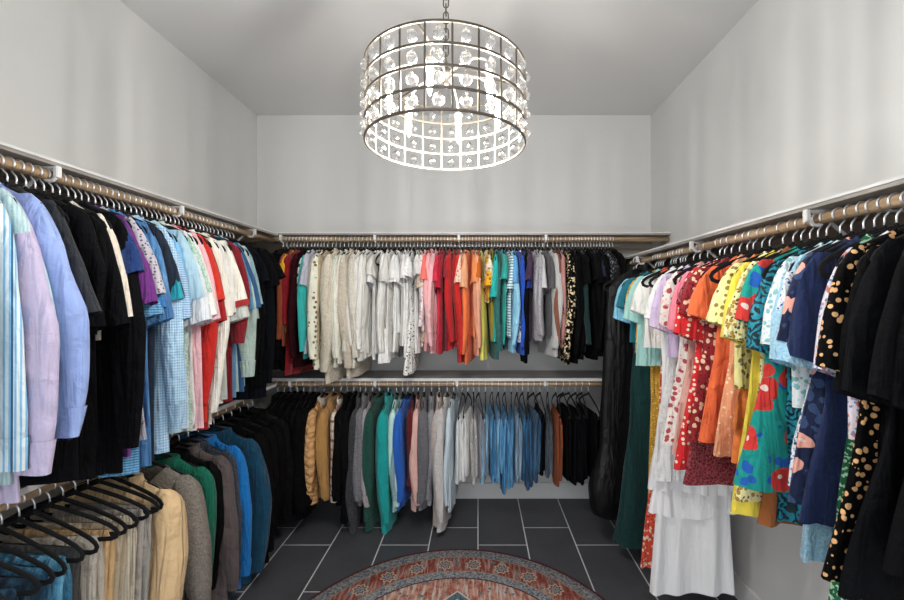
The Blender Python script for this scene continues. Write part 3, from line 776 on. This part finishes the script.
UL = [
 (-14, 500, 'shirt', ('#9dbfd6', 'hstripe', '#e6eef2'), 'light blue striped shirt at the very front'),
 (12, 497, 'shirt', ('#d6e6ee', 'multistripe', '#7fb4d8', '#3a6a8c', .8), 'white and blue multi-striped shirt', dict(out=.04)),
 (29, 480, 'shirt', ('#bcd3cf', 'vstripe', '#a4c0c8'), 'pale sea green shirt', dict(out=.04)),
 (53, 494, 'shirt', '#b9aec8', 'lilac shirt', dict(puff=1.2, out=.07)),
 (80, 458, 'shirt', '#8fa4d6', 'periwinkle blue shirt', dict(puff=1.5, out=.10)),
 (92, 452, 'shirt', ('#14162a', 'plaid', '#4a4568', '#8a85ae', 1.3), 'navy and violet plaid shirt', dict(out=.075)),
 (97, 325, 'tee', '#2a2e34', 'charcoal t-shirt', dict(sl=.36, out=.06, puff=1.3)),
 (126, 335, 'tee', ('#ddd3c3', 'solid'), 'cream t-shirt between dark ones', dict(sl=.36)),
 (129, 470, 'top', '#0d0d12', 'long black top beside the cream t-shirt'),
 (133, 318, 'tee', '#1d3a72', 'navy blue t-shirt'),
 (137, 455, 'blouse', '#6d2f7e', 'purple blouse', dict(sl=.33)),
 (141, 440, 'tee', ('#b9b4bc', 'dots', '#5c5864', None, 1.6), 'grey dotted t-shirt', dict(sl=.3)),
 (147, 470, 'polo', ('#6fa3c8', 'hstripe', '#3d7aa8', None, 2.0), 'blue pinstriped polo', dict(sl=.36)),
 (151, 468, 'polo', '#3c78b4', 'steel blue polo', dict(sl=.34)),
 (157, 465, 'tee', ('#4a7fb8', 'denim', '#5f94c6'), 'chambray blue t-shirt', dict(sl=.38)),
 (161, 460, 'tee', '#1b2638', 'ink blue t-shirt', dict(sl=.3)),
 (165, 455, 'tee', '#2aa3b4', 'aqua t-shirt', dict(sl=.3)),
 (171, 450, 'shirt', ('#7fa9cc', 'gingham', '#b9d2e4'), 'light blue gingham shirt', dict(buttons=0)),
 (175, 440, 'polo', ('#a9c2da', 'hstripe', '#7398bc', None, 2.0), 'pale blue fine-striped polo', dict(sl=.38)),
 (184, 440, 'tee', '#79b2dc', 'sky blue t-shirt', dict(sl=.32)),
 (189, 432, 'tee', '#a9c9d6', 'powder blue t-shirt', dict(sl=.3)),
 (193, 430, 'tee', ('#8fbfa8', 'marl', '#d2dfd6'), 'mint marled t-shirt', dict(sl=.28)),
 (199, 425, 'polo', '#d3d6da', 'silver white polo', dict(sl=.4, puff=1.4)),
 (204, 428, 'tee', '#e0dcd8', 'white t-shirt beside the silver polo', dict(sl=.38)),
 (208, 425, 'tee', '#dcaeb4', 'soft pink t-shirt', dict(sl=.4)),
 (211, 420, 'tee', '#c43020', 'tomato red t-shirt', dict(sl=.32)),
 (214, 415, 'top', '#c2241c', 'scarlet top beside the tomato red t-shirt'),
 (219, 425, 'tee', '#a31a1c', 'brick red t-shirt', dict(sl=.4)),
 (223, 420, 'tee', '#e2dccf', 'ecru t-shirt', dict(sl=.38)),
 (226.5, 424, 'shirt', ('#e6e1d8', 'vstripe', '#d5cec2'), 'ivory button shirt', dict(buttons=0)),
 (230, 405, 'tee', '#dad8d4', 'pearl white t-shirt', dict(sl=.36)),
 (234, 400, 'tee', '#e4dcd0', 'cream t-shirt with red sleeve trim', dict(sl=.34, trim='#a02a2a')),
 (238, 395, 'tee', '#b9bdb6', 'greyish green t-shirt', dict(sl=.4)),
 (241, 398, 'top', '#7a1520', 'deep maroon top', dict(sl=.5)),
 (244, 395, 'tee', '#5f93b8', 'dusty blue t-shirt', dict(sl=.36)),
 (247, 390, 'tee', '#2d5a86', 'denim blue t-shirt', dict(sl=.36)),
 (251, 388, 'shirt', '#a5b9b0', 'sage green shirt', dict(buttons=0)),
 (254, 385, 'tee', '#8fb0b8', 'grey aqua t-shirt', dict(sl=.33)),
 (257, 380, 'tee', '#a9aeac', 'light grey t-shirt beside the sage shirt', dict(sl=.4)),
]
for i, px in enumerate((101, 106, 111, 116, 121)):
    UL.append((px, [455, 470, 440, 460, 470][i], ['tee', 'top', 'tee', 'top', 'tee'][i], ['#0d0d0f', '#121216', '#0f0f14'][i % 3], 'front black top', dict(grouped='black tops near the front of the upper left rail', sl=.38)))
for i, px in enumerate((260, 263.5, 267, 270, 273, 276)):
    UL.append((px, [385, 395, 380][i % 3], 'tee' if i % 2 else 'top', ['#0d0e12', '#10141c', '#0c0c0f'][i % 3], 'far black top', dict(grouped='black tops at the far end of the upper left rail')))
run('UL', UL, .029)

LL = [
 (68, 640, 'jeans', ('#28587a', 'denim', '#4a86a8'), 'dark teal blue jeans'),
 (84, 640, 'jeans', ('#3f86a8', 'denim', '#6aaac8'), 'front light teal blue jeans'),
 (101, 640, 'pants', '#4b4a49', 'dark grey trousers'),
 (112, 640, 'pants', '#b9b0a2', 'stone grey trousers'),
 (120, 640, 'pants', '#c8a678', 'camel trousers'),
 (128, 640, 'pants', '#b2a48c', 'khaki trousers'),
 (135, 640, 'pants', ('#c4bba8', 'vstripe', '#a89e8a'), 'beige pinstriped trousers'),
 (143, 640, 'pants', '#a7a19a', 'light taupe trousers'),
 (152, 640, 'pants', '#9b9892', 'silver grey trousers'),
 (183, 640, 'coat', '#dcbc8e', 'pale camel wool coat', dict(amp=.006)),
 (212, 620, 'cardigan', ('#b8aea2', 'fuzzy', '#7e766d', None, 2.0), 'chunky grey brown marled cardigan', dict(buttons=0, thick=.028, puff=1.4, out=.05)),
 (222, 610, 'jacket', '#0f6a52', 'emerald green jacket', dict(thick=.018)),
 (230, 600, 'jacket', '#0e0f10', 'black jacket beside the emerald one', dict(thick=.018)),
 (239, 600, 'coat', '#5c5150', 'taupe brown coat', dict(thick=.02)),
 (246, 590, 'jacket', ('#3c4350', 'marl', '#2b303a'), 'slate marled jacket', dict(thick=.018)),
 (254, 583, 'jacket', '#1577c4', 'vivid blue jacket', dict(thick=.018, out=.02)),
 (267, 590, 'coat', '#0c4560', 'deep petrol blue coat', dict(out=.06, thick=.026)),
 (298, 520, 'jacket', ('#141416', 'puffer'), 'black quilted puffer jacket', dict(thick=.032)),
]
for i, px in enumerate((4, 24, 44)):
    LL.append((px, 660, 'jeans', ('#1c3446', 'denim', '#30546c'), 'dark navy jeans', dict(grouped='dark navy jeans at the front of the lower left rail')))
for i, px in enumerate((274, 281, 288, 294)):
    LL.append((px, [560, 545, 530, 525][i], ['coat', 'jacket'][i % 2], ['#0e0e10', '#131316'][i % 2], 'black coat', dict(grouped='black coats on the lower left rail', thick=.022)))
run('LL', LL, .045)

R = [
 (623, 318, 'blouse', '#7fc0dc', 'light aqua blouse'),
 (626, 340, 'blouse', '#1d6e80', 'dark teal blouse'),
 (625, 545, 'gown', '#0a3735', 'long dark green gown', dict(flare=.08)),
 (633, 350, 'blouse', ('#d29c2c', 'spots', '#6f4e1c', None, 2.2), 'mustard leopard print blouse'),
 (636, 362, 'tee', '#9ccac4', 'pale mint t-shirt'),
 (635.5, 510, 'sdress', ('#c8962e', 'dots', '#f0d48a', None, 1.5), 'long mustard dotted dress', dict(flare=.005, yaw=0)),
 (643, 345, 'blouse', '#e3e0da', 'white short-sleeved blouse', dict(sl=.2)),
 (640, 577, 'gown', ('#b78a74', 'sequin', '#8a6250'), 'long rose gold sequin gown', dict(flare=.055, sh=.13, yaw=0)),
 (656, 475, 'dress', ('#efece8', 'floral', '#dad5d0', '#e2deda', 1.3), 'white lace dress'),
 (644, 566, 'sdress', ('#e0523c', 'floral', '#f2c9b4', '#b02822'), 'long red floral dress', dict(flare=.032, sh=.13, yaw=0)),
 (662, 352, 'blouse', '#cbb8d6', 'lilac blouse', dict(sl=.26)),
 (651, 586, 'gown', ('#f0ede8', 'soft'), 'white tiered maxi gown', dict(flare=.035, sh=.175, amp=.010, ripple=.009, N=80, yaw=0, tiers=[(.50, .69, .03, ('#eceef0', 'soft')), (.66, .765, .03, ('#eeedea', 'soft'))])),
 (672, 440, 'dress', ('#ead9d2', 'floral', '#b4525a', '#d9b0aa', .8), 'white dress with red blossoms', dict(sl=.25)),
 (676, 450, 'sdress', '#d8a79a', 'dusty blush dress', dict(flare=.04)),
 (681, 455, 'dress', '#ee8294', 'candy pink dress', dict(sl=.26, puff=1.5, flare=.03)),
 (688, 465, 'dress', ('#d4262c', 'dots', '#f6d3bc', None, .9), 'red dress with cream dots', dict(sl=.28, puff=1.5)),
 (694, 478, 'dress', ('#7c1020', 'lace', '#b84a54'), 'deep red lace dress'),
 (699, 440, 'dress', ('#8c2028', 'floral', '#d8b898', '#5a1018'), 'maroon and gold patterned dress', dict(sl=.2)),
 (706, 440, 'dress', '#f2683c', 'coral dress', dict(sl=.2, flare=.02, puff=1.1, sh=.185)),
 (712, 450, 'sdress', ('#f59a72', 'dots', '#f8cfae', None, 1.2), 'peach sleeveless dress with light dots', dict(flare=.04)),
 (722, 455, 'sdress', '#d8783a', 'long orange tiered dress', dict(flare=.05, tiers=[(.6, .82, .02, '#cc7036')])),
 (731, 385, 'blouse', ('#e8d890', 'floral', '#8a7a46', '#f2e8b8', 1.1), 'cream yellow blouse with olive sprigs', dict(sl=.22, puff=1.7)),
 (737, 505, 'dress', '#eccb4a', 'bright yellow dress', dict(sl=.26, puff=1.5, flare=.03)),
 (744, 492, 'dress', ('#ecd9a0', 'floral', '#b08a3c', '#5c4a2a', 1.2), 'pale yellow floral dress', dict(sl=.26)),
 (751, 512, 'sdress', '#9a5a2c', 'toffee brown dress', dict(flare=.03)),
 (757, 480, 'dress', ('#17968c', 'bigfloral', '#d83a34', '#1f5cb4', .9), 'teal dress with large red flowers', dict(sl=.2, flare=.085, sh=.2)),
 (768, 515, 'dress', ('#0e2a34', 'rose', '#1a8aa0'), 'dark turquoise rose pattern dress', dict(sl=.28, puff=1.4, flare=.01, sh=.185)),
 (777, 400, 'blouse', ('#d9e6e2', 'floral', '#7fb2b4', '#a8cfe0', 1.2), 'white blouse with aqua leaves', dict(sl=.26, puff=2.0)),
 (788, 550, 'dress', ('#8fc0e8', 'marl', '#a9d0f0'), 'light blue dress with flared sleeves', dict(sl=.3, puff=2.2, flare=.02)),
 (797, 480, 'dress', ('#d6dce4', 'floral', '#2d4c8c', '#7d94bc', 1.7), 'white and blue tweed look dress', dict(sl=.25)),
 (806, 500, 'dress', ('#142040', 'bigfloral', '#e0a090', '#33486e', 1.3), 'navy dress with large pink flowers', dict(sl=.25)),
 (815, 520, 'dress', '#16264e', 'plain navy dress', dict(sl=.28)),
 (824, 597, 'sdress', ('#17603a', 'spangle', '#9cc4a8', None, 1.8), 'long green and white print dress', dict(flare=.03)),
 (829, 430, 'blouse', ('#d8d2dc', 'floral', '#c47c80', '#6f92c4', 1.2), 'pastel pink and blue floral blouse', dict(sl=.3)),
 (843, 570, 'dress', ('#0f0e10', 'spots', '#e0ae78', None, 2.1), 'black dress with tan spots', dict(sl=.3, flare=.04)),
]
for i, (px, by) in enumerate([(862, 560), (880, 600), (902, 560), (930, 600), (955, 600)]):
    R.append((px, by, 'dress', ['#0f1014', '#14151a', '#111114'][i % 3], 'black dress', dict(grouped='black dresses at the near end of the right rail', sl=.34, flare=.04)))
run('R', R, .030)

# ------------------------------------------------------------------ garment bag and long black gowns at the far end of the right rail
def garment_bag(loc, rz, L, label):
    t = empty('garment_bag', (loc[0], loc[1], loc[2]-HN), rz); tag(t, label, 'garment bag')
    m = fabric('#121316', 'vinyl'); rng = random.Random(3); fo = Folds(.008, rng, (12, 26))
    prof = [(0, -.03, .03, .01), (.03, -.12, .12, .03), (.07, -.19, .19, .04), (.3, -.20, .21, .05), (.62, -.21, .23, .05), (.72, -.21, .24, .055), (.86, -.26, .31, .085), (.97, -.25, .30, .08), (1, -.18, .22, .05)]
    v, f = loft(rows_from(prof, .01, -L, 40), 40, fo, pw=.6); n = 40
    f.append(tuple(range((len(v)//n-1)*n, len(v)))[::-1])
    b = mesh_obj('bag_body', v, f, m, t)
    z = MB(); z.strip([(0, -.03-i*(L-.15)/12) for i in range(13)], .008, .004, False)
    zo = z.build('zip', M_ZIP, t)
    for q in zo.data.vertices: q.co.y += .07
    hanger(loc, rz, 'black hanger carrying the big black garment bag', 'hangers on the right rail')
garment_bag((XRODR-.05, 2.60, ZR), PI+math.radians(6), 1.52, 'bulging black garment bag reaching almost to the floor in the right corner')
for y, d_ in ((2.43, 'long black gown in front of the garment bag'), (2.78, 'long black gown behind the garment bag')):
    place('R', y, 'gown', 1.35, '#0d0d10', d_, flare=.03)

# ------------------------------------------------------------------ rug
def rug_mat():
    t = NT('persian_rug'); co, x, y, z = t.coords()
    r = t.math('SQRT', t.math('ADD', t.math('MULTIPLY', x, x), t.math('MULTIPLY', y, y)))
    nz = t.n('ShaderNodeTexNoise', {'Vector': co, 'Scale': 30.0, 'Detail': 4.0}).outputs[0]
    nf = t.n('ShaderNodeTexNoise', {'Vector': co, 'Scale': 90.0, 'Detail': 5.0, 'Roughness': .7}).outputs[0]
    mp = t.n('ShaderNodeMapping', {'Vector': co}); mp.inputs['Scale'].default_value = (70, 9, 1)
    ns = t.n('ShaderNodeTexNoise', {'Vector': mp.outputs[0], 'Scale': 1.0, 'Detail': 4.0}).outputs[0]
    ang = t.math('ARCTAN2', y, x)
    def mr(v, a, b): return t.n('ShaderNodeMapRange', {0: v, 1: a, 2: b}).outputs[0]
    red = t.mix(mr(nf, .4, .6), lin('#7c2a24'), lin('#b4523c')); red = t.mix(mr(ns, .46, .66), red, lin('#cfb2a2'))
    v = t.n('ShaderNodeTexVoronoi', {'Vector': co, 'Scale': 42.0})
    blue = t.mix(mr(v.outputs['Distance'], .15, .5), lin('#8fa9b4'), lin('#4e6a7c')); blue = t.mix(mr(nf, .45, .6), blue, lin('#cbbab0'))
    field = t.mix(mr(nz, .35, .6), lin('#a04a34'), lin('#d09a84')); field = t.mix(mr(ns, .5, .62), field, lin('#d8cabf'))
    v2 = t.n('ShaderNodeTexVoronoi', {'Vector': co, 'Scale': 24.0}); field = t.mix(t.math('LESS_THAN', v2.outputs['Distance'], .22), field, lin('#5f8494'))
    # rosettes in the red band: 28 cells around
    NC = 28.0; u = t.math('MULTIPLY', ang, NC/(2*PI)); fr = t.math('SUBTRACT', u, t.math('FLOOR', u))
    du = t.math('MULTIPLY', t.math('SUBTRACT', fr, .5), 2*PI*.715/NC); dr = t.math('SUBTRACT', r, .715)
    d = t.math('SQRT', t.math('ADD', t.math('MULTIPLY', du, du), t.math('MULTIPLY', dr, dr)))
    pet = t.math('MULTIPLY', t.math('SINE', t.math('MULTIPLY', t.math('ARCTAN2', du, dr), 8.0)), .006); d = t.math('ADD', d, pet)
    leaf = t.n('ShaderNodeTexVoronoi', {'Vector': co, 'Scale': 19.0}).outputs['Distance']
    bnd = t.mix(t.math('LESS_THAN', leaf, .24), red, lin('#6d8c98'))
    bnd = t.mix(t.math('LESS_THAN', d, .040), bnd, lin('#d8c3ab')); bnd = t.mix(t.math('LESS_THAN', d, .029), bnd, lin('#6c3a3c')); bnd = t.mix(t.math('LESS_THAN', d, .02), bnd, lin('#9db4bc')); bnd = t.mix(t.math('LESS_THAN', d, .008), bnd, lin('#a24a32'))
    # central diamond
    dm = t.math('ADD', t.math('ABSOLUTE', x), t.math('ABSOLUTE', y))
    fld = t.mix(t.math('LESS_THAN', dm, .500), field, lin('#dccbbd')); fld = t.mix(t.math('LESS_THAN', dm, .488), fld, t.mix(mr(nf, .4, .6), lin('#39535f'), lin('#6d8b97'))); fld = t.mix(t.math('LESS_THAN', dm, .44), fld, lin('#dccbbd'))
    fld = t.mix(t.math('LESS_THAN', dm, .425), fld, red); fld = t.mix(t.math('LESS_THAN', dm, .25), fld, blue)
    c = fld
    for thr, colr in ((.592, lin('#4a2a2a')), (.600, blue), (.652, lin('#b9a08c')), (.658, bnd), (.778, lin('#b9a08c')), (.784, blue), (.848, lin('#6c1d20'))):
        c = t.mix(t.math('GREATER_THAN', r, thr), c, colr)
    t.link(c, t.b.inputs['Base Color']); t.b.inputs['Roughness'].default_value = .92
    t.link(t.bump(nf, .4, .004), t.b.inputs['Normal']); return t.m
m = MB(); m.lathe([(.858, 0), (.865, .003), (.862, .008), (.5, .009), (.01, .009)], n=128)
rug = m.build('round_rug', rug_mat()); rug.location = (-.105, 1.66, .0005)
tag(rug, 'round red and blue patterned rug on the dark tile floor', 'rug')

# ------------------------------------------------------------------ chandelier
CX, CY, RD, ZT, ZB = -.102, 1.33, .251, 2.232, 2.003
ch = empty('chandelier', (CX, CY, ZC)); tag(ch, 'drum chandelier of iron mesh with glass balls and six lit candle bulbs', 'chandelier')
def L_(z): return z-ZC
NB = 22
for i in range(5):
    z = L_(ZB+(ZT-ZB)*i/4); m = MB()
    R_ = RD; pts = []
    prof = [(R_-.0022, z-.0033), (R_+.0022, z-.0033), (R_+.0022, z+.0033), (R_-.0022, z+.0033)]
    v = []; f = []; n = 96
    for (rr, zz) in prof:
        for k in range(n): v.append((rr*math.cos(2*PI*k/n), rr*math.sin(2*PI*k/n), zz))
    for j in range(4):
        for k in range(n): f.append((j*n+k, j*n+(k+1) % n, ((j+1) % 4)*n+(k+1) % n, ((j+1) % 4)*n+k))
    m.add(v, f); m.build('ring', M_IRON, ch, False)
bar_me = None
for k in range(NB):
    a = 2*PI*k/NB
    if bar_me is None:
        m = MB(); m.box(RD-.0018, RD+.0018, -.0028, .0028, L_(ZB)-.003, L_(ZT)+.003, .001); o = m.build('upright_bar', M_IRON, ch, False); bar_me = o.data
    else: o = bpy.data.objects.new('upright_bar', bar_me); COL.objects.link(o); o.parent = ch
    o.rotation_euler = (0, 0, a)
def glass_mat(name, tint=(1, 1, 1, 1), fac=.5):
    t = NT(name); t.t.nodes.remove(t.b)
    g = t.n('ShaderNodeBsdfGlass', {'Color': tint, 'Roughness': .0, 'IOR': 1.45}); tr = t.n('ShaderNodeBsdfTransparent', {'Color': tint})
    gl = t.n('ShaderNodeBsdfGlossy', {'Color': (1, 1, 1, 1), 'Roughness': .04}); lw = t.n('ShaderNodeLayerWeight', {0: .35})
    m1 = t.n('ShaderNodeMixShader', {0: fac, 1: g.outputs[0], 2: tr.outputs[0]})
    m2 = t.n('ShaderNodeMixShader', {0: lw.outputs['Facing'], 1: m1.outputs[0], 2: gl.outputs[0]})
    t.link(m2.outputs[0], t.o.inputs[0]); return t.m
M_GLASS = glass_mat('crystal_glass', fac=.12)
cr_me = None; RC = .0155; hstep = (ZT-ZB)/4
for row in range(4):
    for k in range(NB):
        if cr_me is None:
            m = MB(); prof = []
            for j in range(13):
                th = PI*j/12; prof.append((max(.0008, RC*math.sin(th)), -RC*math.cos(th)))
            prof = prof[:-1]+[(.003, RC*1.02), (.003, RC*1.25), (.0008, RC*1.3)]
            m.lathe(prof, n=20); m.tube([(0, 0, RC*1.2), (-.003, 0, RC*1.45), (-.003, 0, hstep*.5-.002)], .001, 5)
            o = m.build('glass_ball', M_GLASS, ch); cr_me = o.data
        else: o = bpy.data.objects.new('glass_ball', cr_me); COL.objects.link(o); o.parent = ch
        a = 2*PI*(k+.5)/NB; o.location = (RD*math.cos(a), RD*math.sin(a), L_(ZB+hstep*(row+.5))-.004); o.rotation_euler = (0, 0, a)
# stem, hub, arms, bulbs (the bulbs hang down from their sockets)
m = MB(); m.lathe([(.002, L_(ZT-.05)), (.009, L_(ZT-.042)), (.011, L_(ZT-.032)), (.007, L_(ZT-.022)), (.018, L_(ZT-.012)), (.021, L_(ZT)), (.015, L_(ZT+.012)), (.006, L_(ZT+.02)), (.005, L_(ZT+.035))], n=24)
m.build('hub', M_IRON, ch)
for k in range(3):
    a = 2*PI*k/3+.3; m = MB(); m.tube([(.015*math.cos(a), .015*math.sin(a), L_(ZT+.004)), (.5*RD*math.cos(a), .5*RD*math.sin(a), L_(ZT+.006)), (RD*math.cos(a), RD*math.sin(a), L_(ZT))], .003, 8); m.build('top_stay', M_IRON, ch)
def chain(z0, z1):
    n = int((z1-z0)/.026)
    for i in range(n+1):
        z = z0+(z1-z0)*(i+.5)/(n+1); h = .019; w_ = .008; m = MB()
        p = [(w_*math.cos(q), (h-w_)*(1 if math.sin(q) > 0 else -1)*(1 if abs(math.sin(q)) > .01 else 0)+w_*math.sin(q)) for q in [2*PI*j/16 for j in range(16)]]
        m.tube([(a if i % 2 else 0, 0 if i % 2 else a, L_(z)+b) for a, b in p], .0022, 6, closed=True); m.build('chain_link', M_IRON, ch)
chain(ZT+.033, 2.885)
m = MB(); m.lathe([(.008, -.045), (.03, -.035), (.06, -.02), (.065, -.002)], n=32); m.build('ceiling_cup', M_IRON, ch)
M_BULB = NT('lit_bulb'); M_BULB.b.inputs['Base Color'].default_value = (1, 1, 1, 1)
M_BULB.b.inputs['Emission Color'].default_value = (1, .965, .91, 1); M_BULB.b.inputs['Emission Strength'].default_value = BULB; M_BULB = M_BULB.m
M_SATIN = simple('satin_nickel', '#cfc8bc', .35, .7)
M_CAND = simple('candle_sleeve', '#e6e3da', .5)
for i in range(6):
    a = math.radians(-100+60*i); r = .178; c, s = math.cos(a), math.sin(a)
    m = MB(); m.tube([(.015*c, .015*s, L_(ZT-.004)), (.06*c, .06*s, L_(ZT+.006)), (.12*c, .12*s, L_(ZT+.004)), (.16*c, .16*s, L_(ZT-.014)), (r*c, r*s, L_(ZT-.036)), (r*c, r*s, L_(ZT-.052))], .0032, 8)
    arm = m.build('arm', M_SATIN, ch)
    m = MB(); m.lathe([(.013, L_(2.170)), (.0165, L_(2.174)), (.012, L_(2.181)), (.004, L_(2.186))], (r*c, r*s, 0), 16); m.build('socket_cup', M_SATIN, arm)
    m = MB(); m.lathe([(.0105, L_(2.140)), (.0105, L_(2.172))], (r*c, r*s, 0), 16); m.build('candle_sleeve', M_CAND, arm)
    m = MB(); m.lathe([(.0006, 2.075), (.002, 2.079), (.0045, 2.088), (.0075, 2.102), (.008, 2.114), (.0065, 2.128), (.0055, 2.141)], (r*c, r*s, -ZC), 16); m.build('bulb', M_BULB, arm)
